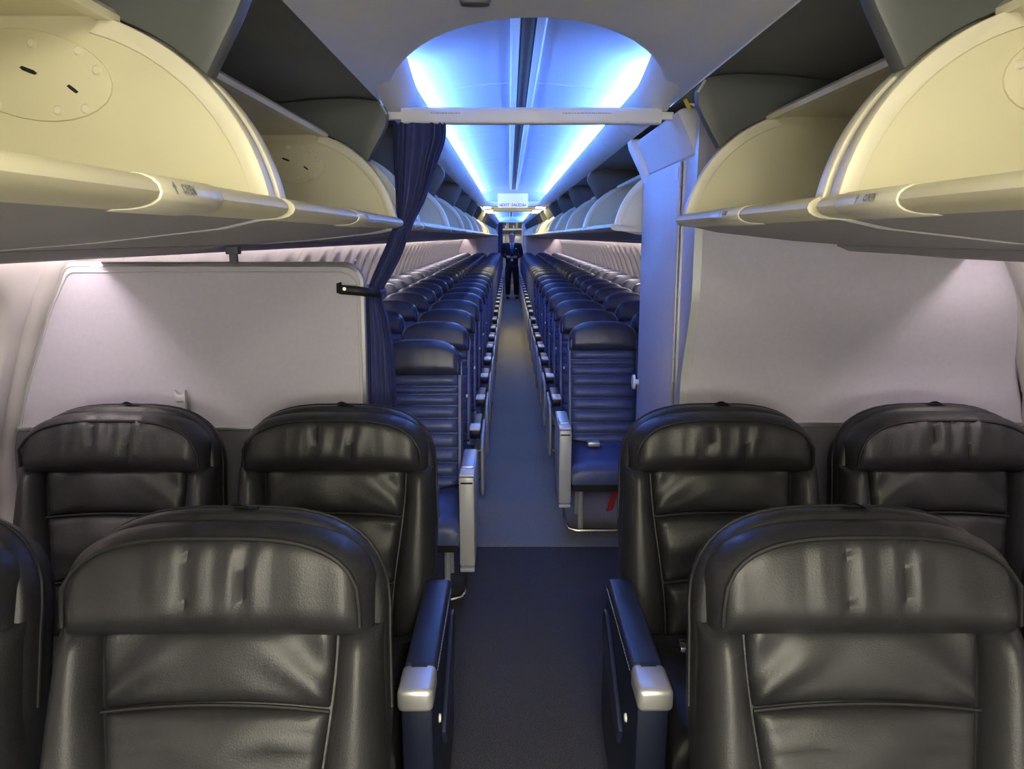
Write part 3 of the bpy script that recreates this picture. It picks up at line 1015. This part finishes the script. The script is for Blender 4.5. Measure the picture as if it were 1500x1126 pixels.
# ================================================================ ECONOMY SEATS
def make_econ(kind, s, near, bulk=False):
    """kind aisle/middle/window; s = side (+1 right); faces -y; armrest tip at y = 0"""
    t = thing('economy_seat', 'seat', 'seat', (0, 0, 0), 'economy seats')
    th = R(13)
    Y0, Z0 = 0.355, 0.43
    M = lambda x, d, q: (x, Y0 + q * math.sin(th) - d * math.cos(th), Z0 + q * math.cos(th) + d * math.sin(th))
    S = (1.125 - Z0) / math.cos(th)
    W = 0.205
    def outline(k, drop):
        pts = [(-W * k, 0.0), (W * k, 0.0), (W * k, 0.25)]
        b, c = 0.16, S - 0.16
        for i in range(17):
            a = PI * i / 16
            pts.append((W * k * math.copysign(abs(math.cos(a)) ** (2 / 3.0), math.cos(a)), c + (b - drop) * math.sin(a) ** (2 / 2.6)))
        pts += [(-W * k, 0.25)]
        return pts
    sh = MB()
    sh.loft([[M(x, d, q) for x, q in outline(k, dr)] for d, k, dr in ((-.060, .90, .02), (-.052, .975, .005), (-.035, 1, 0), (-.012, 1.0, 0), (0.0, .985, .004))])
    sh.build('back_shell', 'navy_shell', t, smooth=50)
    zq = lambda z: (z - Z0) / math.cos(th)
    qh = zq(0.955)
    h = MB()
    hb = 0.10
    cc = S - hb - 0.008
    WH = W * 0.965
    stop = lambda x: cc + hb * (max(0.0, 1 - abs(x / WH) ** 3.0)) ** (1 / 2.4)
    def hp(u, v):
        x = (2 * u - 1) * WH * 0.995
        return (x, qh + (max(stop(x), qh + .02) - qh) * v)
    def dsp(x, q):
        return -0.003 * math.exp(-((abs(x) - 0.065) / .004) ** 2)
    nu, nv = (30, 14) if near else (14, 7)
    cushion(h, M, hp, 0.0, 0.052, 0.035, nu, nv, 0.008, dsp if near else None, skirt=0.005)
    ho = h.build('headrest', 'navy_head', t, smooth=60)
    if near:
        pp = MB()
        path = [(-WH * .93, .036, qh + .012)] + [(x, .040, stop(x * 1.07) - 0.016) for x in [-0.186 + 0.372 * i / 20 for i in range(21)]] + [(WH * .93, .036, qh + .012)]
        pp.tube([M(*q) for q in path], 0.0026, 6)
        pp.build('piping', 'navy_shell', ho)
    edges = [0.0, 0.06, 0.125, 0.195, 0.265, 0.335, 0.395, 0.45, 0.487, qh + 0.006]
    if near:
        for a, b in zip(edges, edges[1:]):
            c = MB()
            cushion(c, M, lambda u, v: ((2 * u - 1) * W * 0.90, a + .0015 + (b - a - .003) * v), 0.002, 0.020, 0.022, 10, 6, 0.003)
            c.build('quilted_panel', 'navy_leather', t, smooth=60)
    else:
        c = MB()
        for a, b in zip(edges, edges[1:]):
            cushion(c, M, lambda u, v: ((2 * u - 1) * W * 0.90, a + .0015 + (b - a - .003) * v), 0.002, 0.020, 0.022, 4, 3, 0.003)
        c.build('quilted_back', 'navy_leather', t, smooth=60)
    for sg in (-1, 1):
        bb = MB()
        bb.loft([[M(sg * x, d, q) for x, d in ((W * .905, 0), (W * .92, .022), (W * .97, .022), (W * 1.0, 0))] for q in (0.02, 0.3, qh)])
        bb.build('side_bolster', 'navy_leather', t, smooth=60)
    cs = MB()
    Ms = lambda x, d, q: (x, 0.40 - q, 0.39 + d - 0.02 * q)
    cushion(cs, Ms, lambda u, v: ((2 * u - 1) * 0.212, 0.47 * v), 0.0, 0.055, 0.05, 10, 8, 0.010, skirt=0.055)
    cs.build('seat_cushion', 'navy_leather', t, smooth=60)
    MB().box(-0.20, 0.20, 0.0, 0.38, 0.265, 0.325).build('seat_frame', 'black', t)
    if near or kind == 'aisle':
        bl = MB()
        bl.grid(lambda u, v: (s * (-0.20 + 0.17 * u), 0.30 - 0.12 * u + 0.04 * v, 0.462 + 0.004 * math.sin(4 * u)), 6, 1)
        bo = bl.build('belt', 'black', t)
        MB().box(-s * 0.075 - .034, -s * 0.075 + .034, 0.17, 0.235, 0.464, 0.490).build('buckle', 'silver', bo, bevel=0.006)
    xa = -s * 0.245                      # the aisle-side (or inboard) arm
    if kind == 'aisle':
        lo, hi = xa - 0.027, xa + 0.027
        if bulk:
            m = MB()
            m.extr([(0.0, 0.60), (0.40, 0.615), (0.42, 0.45), (0.36, 0.235), (0.04, 0.185), (0.004, 0.20)], 'x', lo - .006, hi + .006)
            ao = m.build('arm_box', 'silver_paint', t, bevel=0.008)
            MB().box(lo + .002, hi - .002, -0.001, 0.004, 0.572, 0.580).build('slot', 'black', ao)
            MB().box(lo - .004, hi + .004, 0.002, 0.10, 0.605, 0.613).build('cap', 'cap_white', ao, bevel=0.003)
            MB().box(lo, hi, 0.10, 0.38, 0.610, 0.620).build('arm_pad', 'silver', ao, bevel=0.003)
            MB().box(lo - .004, hi + .004, -0.004, 0.05, 0.176, 0.192).build('foot_cap', 'silver_paint', ao, bevel=0.003)
        else:
            MB().extr([(0.0, 0.575), (0.02, 0.55), (0.38, 0.57), (0.38, 0.606), (0.0, 0.606)], 'x', lo, hi).build('armrest', 'navy_plastic', t, bevel=0.006)
            MB().box(lo - .001, hi + .001, 0.0, 0.115, 0.600, 0.614).build('arm_cap', 'cap_white', t, bevel=0.004)
            m = MB()
            pl = [(0.03, 0.50), (0.10, 0.55), (0.40, 0.57), (0.44, 0.50), (0.40, 0.30), (0.30, 0.21), (0.10, 0.205), (0.045, 0.24)]
            m.extr(pl, 'x', xa - s * 0.028, xa - s * 0.044)
            m.build('side_panel', 'silver_paint', t, bevel=0.007)
        m = MB()
        xx = xa + s * 0.0
        path = [(xx, 0.05, 0.20), (xx, 0.045, 0.13), (xx + s * .006, 0.04, 0.075), (xx + s * .028, 0.035, 0.045), (xx + s * .07, 0.03, 0.034), (xx + s * 0.30, 0.03, 0.034), (xx + s * 0.47, 0.03, 0.034)]
        m.tube(path, 0.010, 8)
        m.build('baggage_bar', 'chrome', t)
        for ya_, yb_ in ((0.35, 0.38), (0.17, 0.15)):
            MB().tube([(xx + s * .10, ya_, 0.28), (xx + s * .10, (ya_ + yb_) / 2, 0.14), (xx + s * .10, yb_, 0.0)], 0.014, 8).build('leg', 'silver_paint', t)
        if near:
            MB().cyl((s * -0.222, 0.452, 0.86), (-s, 0, 0), 0.008, 0.008, 10).build('recline_cap', 'cap_white', t)
    else:
        MB().extr([(0.0, 0.575), (0.02, 0.55), (0.38, 0.57), (0.38, 0.606), (0.0, 0.606)], 'x', xa - .022, xa + .022).build('armrest', 'navy_plastic', t, bevel=0.006)
        if near:
            for y in (0.08, 0.36):
                MB().tube([(0.0, y, 0.27), (0.0, y, 0.0)], 0.014, 8).build('leg', 'silver_paint', t)
        else:
            MB().extr([(0.06, 0.0), (0.38, 0.0), (0.36, 0.27), (0.08, 0.27)], 'x', -.012, .012).build('leg', 'silver_paint', t)
    return t
TIPS = [3.10, 3.90, 4.68, 5.45, 6.24, 6.98, 7.72, 8.46, 9.36, 10.36] + [11.12 + 0.775 * i for i in range(17)]
TIPS = [y for y in TIPS if y < Y_REAR - 0.85]
XS = {'aisle': 0.484, 'middle': 0.968, 'window': 1.440}
NEAR = 5
def econ_rows():
    for s, side, ref in ((-1, 'curtain', 'divider'), (1, 'closet', 'closet')):
        rows_ = TIPS if s < 0 else TIPS[1:]
        for kind in ('aisle', 'middle', 'window'):
            protoN = protoF = None
            for i, y in enumerate(rows_):
                lab = 'navy leather %s seat on the %s side, %s row behind the %s' % (kind, side, ORD[i + 1], ref)
                p = (s * XS[kind], y, 0)
                if i == 0:
                    t = make_econ(kind, s, True, bulk=(kind == 'aisle'))
                    t.location = p
                    t['label'] = lab
                    if s > 0 and kind == 'aisle':
                        m = MB()
                        m.extr([(0.02, 0.26), (0.05, 0.255), (0.02, 0.14), (-0.015, 0.13)], 'y', 0.06, 0.064)
                        m.build('life_vest_strap', 'red', t)
                elif i < NEAR:
                    if protoN is None:
                        t = protoN = make_econ(kind, s, True)
                        t.location = p
                        t['label'] = lab
                    else:
                        dup(protoN, p, lab)
                else:
                    if protoF is None:
                        t = protoF = make_econ(kind, s, False)
                        t.location = p
                        t['label'] = lab
                    else:
                        dup(protoF, p, lab)
econ_rows()

# ================================================================ REAR WALL AND GALLEY
rw = sempty('wall_rear')
DX0, DX1 = -0.42, 0.50
for s in (-1, 1):
    xi = DX0 if s < 0 else DX1
    m = MB()
    m.extr([(xi, 0.0)] + [(s * (wall_x(z) - .005), z) for z in (0.0, 0.3, 0.6, 0.9, 1.2, 1.5, 1.8, 2.1)] + [(xi, 2.1)], 'y', Y_REAR, Y_REAR + 0.04)
    m.build('lavatory_wall', 'laminate_blue', rw)
MB().box(DX0, DX1, Y_REAR, Y_REAR + 0.04, 2.06, 2.25).build('door_header', 'laminate_blue', rw)
for x0, x1 in ((DX0 - .01, DX0 + .01), (DX1 - .14, DX1 - .02)):
    MB().box(x0, x1, Y_REAR - 0.015, Y_REAR + 0.9, 0, 2.02 if x0 > 0 else 2.06).build('door_post', 'sign_white' if x0 > 0 else 'laminate_blue', rw, bevel=0.006)
for s in (-1, 1):
    m = MB()
    m.extr([(s * .42, 2.06), (s * .47, 2.09), (s * .62, 1.93), (s * .57, 1.90)], 'y', Y_REAR - 0.06, Y_REAR - 0.005)
    m.build('corner_lamp_cover', 'sign_white', rw)
gw = sempty('wall_galley')
MB().box(-1.2, 1.2, 26.82, 26.88, 0, 2.3).build('back_wall', 'galley', gw)
MB().box(-1.2, 1.2, Y_REAR + .04, 26.9, 2.2, 2.24).build('galley_ceiling', 'white_panel', gw)
for s in (-1, 1):
    MB().box(s * 1.2 - .02, s * 1.2 + .02, Y_REAR + .04, 26.9, 0, 2.24).build('galley_side', 'galley', gw)
gl = thing('galley_unit', 'steel galley unit with framed compartments seen through the rear doorway', 'galley', (0.03, 26.5, 0))
MB().box(-0.75, 0.75, 0.0, 0.3, 0.0, 0.92).build('lower_cabinet', 'steel', gl, bevel=0.01)
MB().box(-0.78, 0.78, -0.04, 0.3, 0.92, 0.96).build('worktop', 'steel', gl, bevel=0.006)
MB().box(-0.75, 0.75, 0.02, 0.3, 1.82, 2.16).build('upper_cabinet', 'galley_dark', gl, bevel=0.006)
for i, (x0, x1) in enumerate(((-0.36, -0.16), (-0.14, 0.16), (0.18, 0.44))):
    m = MB()
    for a in ((x0, x1, 1.86, 1.885), (x0, x1, 2.075, 2.10), (x0, x0 + .022, 1.86, 2.1), (x1 - .022, x1, 1.86, 2.1)):
        m.box(a[0], a[1], -0.01, 0.02, a[2], a[3])
    d = m.build('compartment_frame', 'cap_white', gl)
    MB().box((x0 + x1) / 2 + .03, (x0 + x1) / 2 + .075, -0.02, -0.005, 1.90, 1.98).build('latch', 'cap_white', d)
MB().box(-0.40, 0.46, -0.012, 0.02, 1.825, 1.858).build('ledge', 'cap_white', gl, bevel=0.004)
for x0, x1, mm in ((-0.42, -0.24, 'sign_white'), (-0.20, 0.02, 'galley'), (0.06, 0.40, 'steel')):
    MB().box(x0, x1, 0.10, 0.16, 0.97, 1.62).build('insert_panel', mm, gl, bevel=0.006)
lamp = thing('ceiling_lamp', 'rear galley ceiling lamp behind the doorway', 'lamp', (0, 25.6, 2.2))
MB().box(-.35, .35, -.12, .12, -.02, 0).build('housing', 'white_panel', lamp, bevel=0.004)
MB().box(-.33, .33, -.10, .10, -.028, -.0205).build('diffuser', 'led_galley', lamp, smooth=0)
rc = MB()
NS = 40
rc.loft([[(-0.335 + 0.075 * math.copysign(abs(math.cos(2 * PI * k / NS)) ** .7, math.cos(2 * PI * k / NS)),
           Y_REAR - 0.06 + (0.022 + 0.008 * math.sin(12 * PI * k / NS)) * math.sin(2 * PI * k / NS), z) for k in range(NS)] for z in (0.04, 0.7, 1.4, 2.03)])
tag(rc.build('galley_curtain', 'curtain'), 'narrow navy curtain drawn aside at the rear galley doorway', 'curtain')

# ================================================================ PERSON IN THE AISLE
def skin_mesh(name, joints, edges, m, parent, sub=2, root=0, post=None):
    me = bpy.data.meshes.new(name)
    me.from_pydata([j[:3] for j in joints], edges, [])
    o = bpy.data.objects.new(name, me)
    C.objects.link(o)
    o.modifiers.new('skin', 'SKIN')
    for i, j in enumerate(joints):
        sv = me.skin_vertices[0].data[i]
        sv.radius = (j[3], j[4] if len(j) > 4 else j[3])
        sv.use_root = (i == root)
    o.modifiers.new('sub', 'SUBSURF').levels = sub
    bpy.context.view_layer.update()
    me2 = bpy.data.meshes.new_from_object(o.evaluated_get(bpy.context.evaluated_depsgraph_get()))
    bpy.data.objects.remove(o)
    me2.name = name
    me2.materials.clear()
    me2.materials.append(MATS[m])
    me2.polygons.foreach_set('use_smooth', [True] * len(me2.polygons))
    r = bpy.data.objects.new(name, me2)
    C.objects.link(r)
    r.parent = parent
    return r
pe = thing('person', 'person in dark suit, white shirt and blue tie standing in the aisle with hands together', 'person', (0.012, 20.1, 0))
# body (skin): legs, torso, arms and head in one surface
J = [(0, 0.0, 0.93, .06, .05), (0, 0.01, 1.15, .09, .06), (0, 0.02, 1.34, .11, .06), (0, 0.01, 1.47, .068, .066), (0, -0.008, 1.53, .066, .075), (0, -0.022, 1.61, .098, .118), (0, -0.018, 1.71, .092, .112),
     (-.08, 0, .82, .045, .045), (-.10, -.01, .50, .055, .06), (-.105, .01, .10, .038, .042), (-.11, -.10, .045, .035, .03),
     (.08, 0, .82, .045, .045), (.105, -.01, .50, .055, .06), (.115, .02, .10, .038, .042), (.125, -.09, .045, .035, .03),
     (-.18, .02, 1.37, .04, .04), (-.242, .03, 1.14, .034, .036), (-.085, -.165, 1.09, .030, .032), (-.035, -.20, 1.10, .035, .022),
     (.18, .02, 1.37, .04, .04), (.242, .03, 1.14, .034, .036), (.085, -.165, 1.09, .030, .032), (.035, -.205, 1.11, .035, .022)]
Ed = [(0, 1), (1, 2), (2, 3), (3, 4), (4, 5), (5, 6), (0, 7), (7, 8), (8, 9), (9, 10), (0, 11), (11, 12), (12, 13), (13, 14), (2, 15), (15, 16), (16, 17), (17, 18), (2, 19), (19, 20), (20, 21), (21, 22)]
body = skin_mesh('body', J, Ed, 'skin', pe)
# fingers
for sg in (-1, 1):
    for k, ln in enumerate((.055, .065, .060, .048)):
        b0 = Vector((sg * .030, -.212 + .006 * k, 1.118 - .016 * k))
        skin_mesh('finger', [(*b0, .0085), (*(b0 + Vector((-sg * ln * .5, -.012, .0))), .008), (*(b0 + Vector((-sg * ln * .9, .004, -.006))), .0065)], [(0, 1), (1, 2)], 'skin', body, 1)
    b0 = Vector((sg * .045, -.205, 1.125))
    skin_mesh('thumb', [(*b0, .010), (*(b0 + Vector((-sg * .02, -.015, .022))), .009), (*(b0 + Vector((-sg * .04, -.012, .034))), .007)], [(0, 1), (1, 2)], 'skin', body, 1)
# face
m = MB()
m.loft([[(-.014, -.112, 1.598), (.014, -.112, 1.598), (0, -.128, 1.600)], [(-.007, -.112, 1.635), (.007, -.112, 1.635), (0, -.118, 1.637)]])
m.build('nose', 'skin', body)
for sg in (-1, 1):
    MB().cyl((sg * .028, -.108, 1.642), (0, -1, 0), .006, .008, 10, .004).build('eye', 'black', body)
    MB().cyl((sg * .074, -.01, 1.600), (sg, 0, 0), .022, .012, 12, .012).build('ear', 'skin', body)
MB().box(-.024, .024, -.113, -.105, 1.570, 1.576).build('mouth', 'sign_red', body)
hr = MB()
def hair_pt(u, v):
    a = 2 * PI * u
    front = max(0.0, -math.sin(a))
    ph = PI * 0.5 * v * (1.12 - 0.42 * front)
    return (0.086 * math.sin(ph) * math.cos(a), 0.002 + 0.106 * math.sin(ph) * math.sin(a), 1.645 + 0.115 * math.cos(ph))
hr.grid(hair_pt, 24, 8)
hr.build('hair', 'hair', pe)
# jacket with sleeves, trousers, shoes
JJ = [(0, 0.01, 0.74, .195, .14), (0, 0.01, 1.05, .170, .125), (0, 0.02, 1.25, .19, .13), (0, 0.02, 1.40, .155, .10), (0, 0.02, 1.455, .075, .07),
      (-.195, .02, 1.395, .072, .07), (-.245, .03, 1.14, .058, .06), (-.115, -.135, 1.085, .048, .05),
      (.195, .02, 1.395, .072, .07), (.245, .03, 1.14, .058, .06), (.115, -.135, 1.085, .048, .05)]
jk = skin_mesh('jacket', JJ, [(0, 1), (1, 2), (2, 3), (3, 4), (3, 5), (5, 6), (6, 7), (3, 8), (8, 9), (9, 10)], 'suit', pe)
skin_mesh('trousers', [(0, 0, 1.0, .15, .11), (-.085, 0, .82, .105, .105), (-.105, 0, .5, .08, .085), (-.11, .01, .09, .065, .07),
                       (.085, 0, .82, .105, .105), (.108, 0, .5, .08, .085), (.12, .02, .09, .065, .07)], [(0, 1), (1, 2), (2, 3), (0, 4), (4, 5), (5, 6)], 'suit', pe)
for x in (-.11, .125):
    skin_mesh('shoe', [(x, .04, .05, .05, .045), (x, -.06, .045, .05, .04), (x, -.15, .036, .042, .030)], [(0, 1), (1, 2)], 'black', pe)
m = MB()
m.add([(-.055, -.088, 1.455), (.055, -.088, 1.455), (.04, -.118, 1.34), (0, -.124, 1.20), (-.04, -.118, 1.34), (0, -.130, 1.40)], [(0, 5, 4), (0, 1, 5), (1, 2, 5), (5, 2, 3, 4)])
sv = m.build('shirt_front', 'shirt', pe)
m = MB()
m.extr([(-.014, 1.445), (.014, 1.445), (.010, 1.42), (.030, 1.25), (0, 1.21), (-.030, 1.25), (-.010, 1.42)], 'y', -.142, -.134)
m.build('tie', 'tie', pe)
m = MB()
for sg in (-1, 1):
    m.extr([(sg * .01, 1.44), (sg * .055, 1.475), (sg * .075, 1.43), (sg * .03, 1.40)], 'y', -.125, -.085)
m.build('collar', 'shirt', pe)
MB().box(.085, .125, -.128, -.118, 1.30, 1.318).build('name_badge', 'cap_white', jk)
MB().box(-.030, .030, -.138, -.130, .985, 1.05).build('id_card', 'cap_white', jk)
ph = tag(MB().box(-.036, .036, -.006, .006, -.075, .075).build('mobile_phone', 'black', None, bevel=0.004), 'dark phone held in the hands of the person in the aisle', 'phone')
ph.location = (0.012, 20.1 - .238, 1.13)
ph.rotation_euler = (R(55), 0, 0)
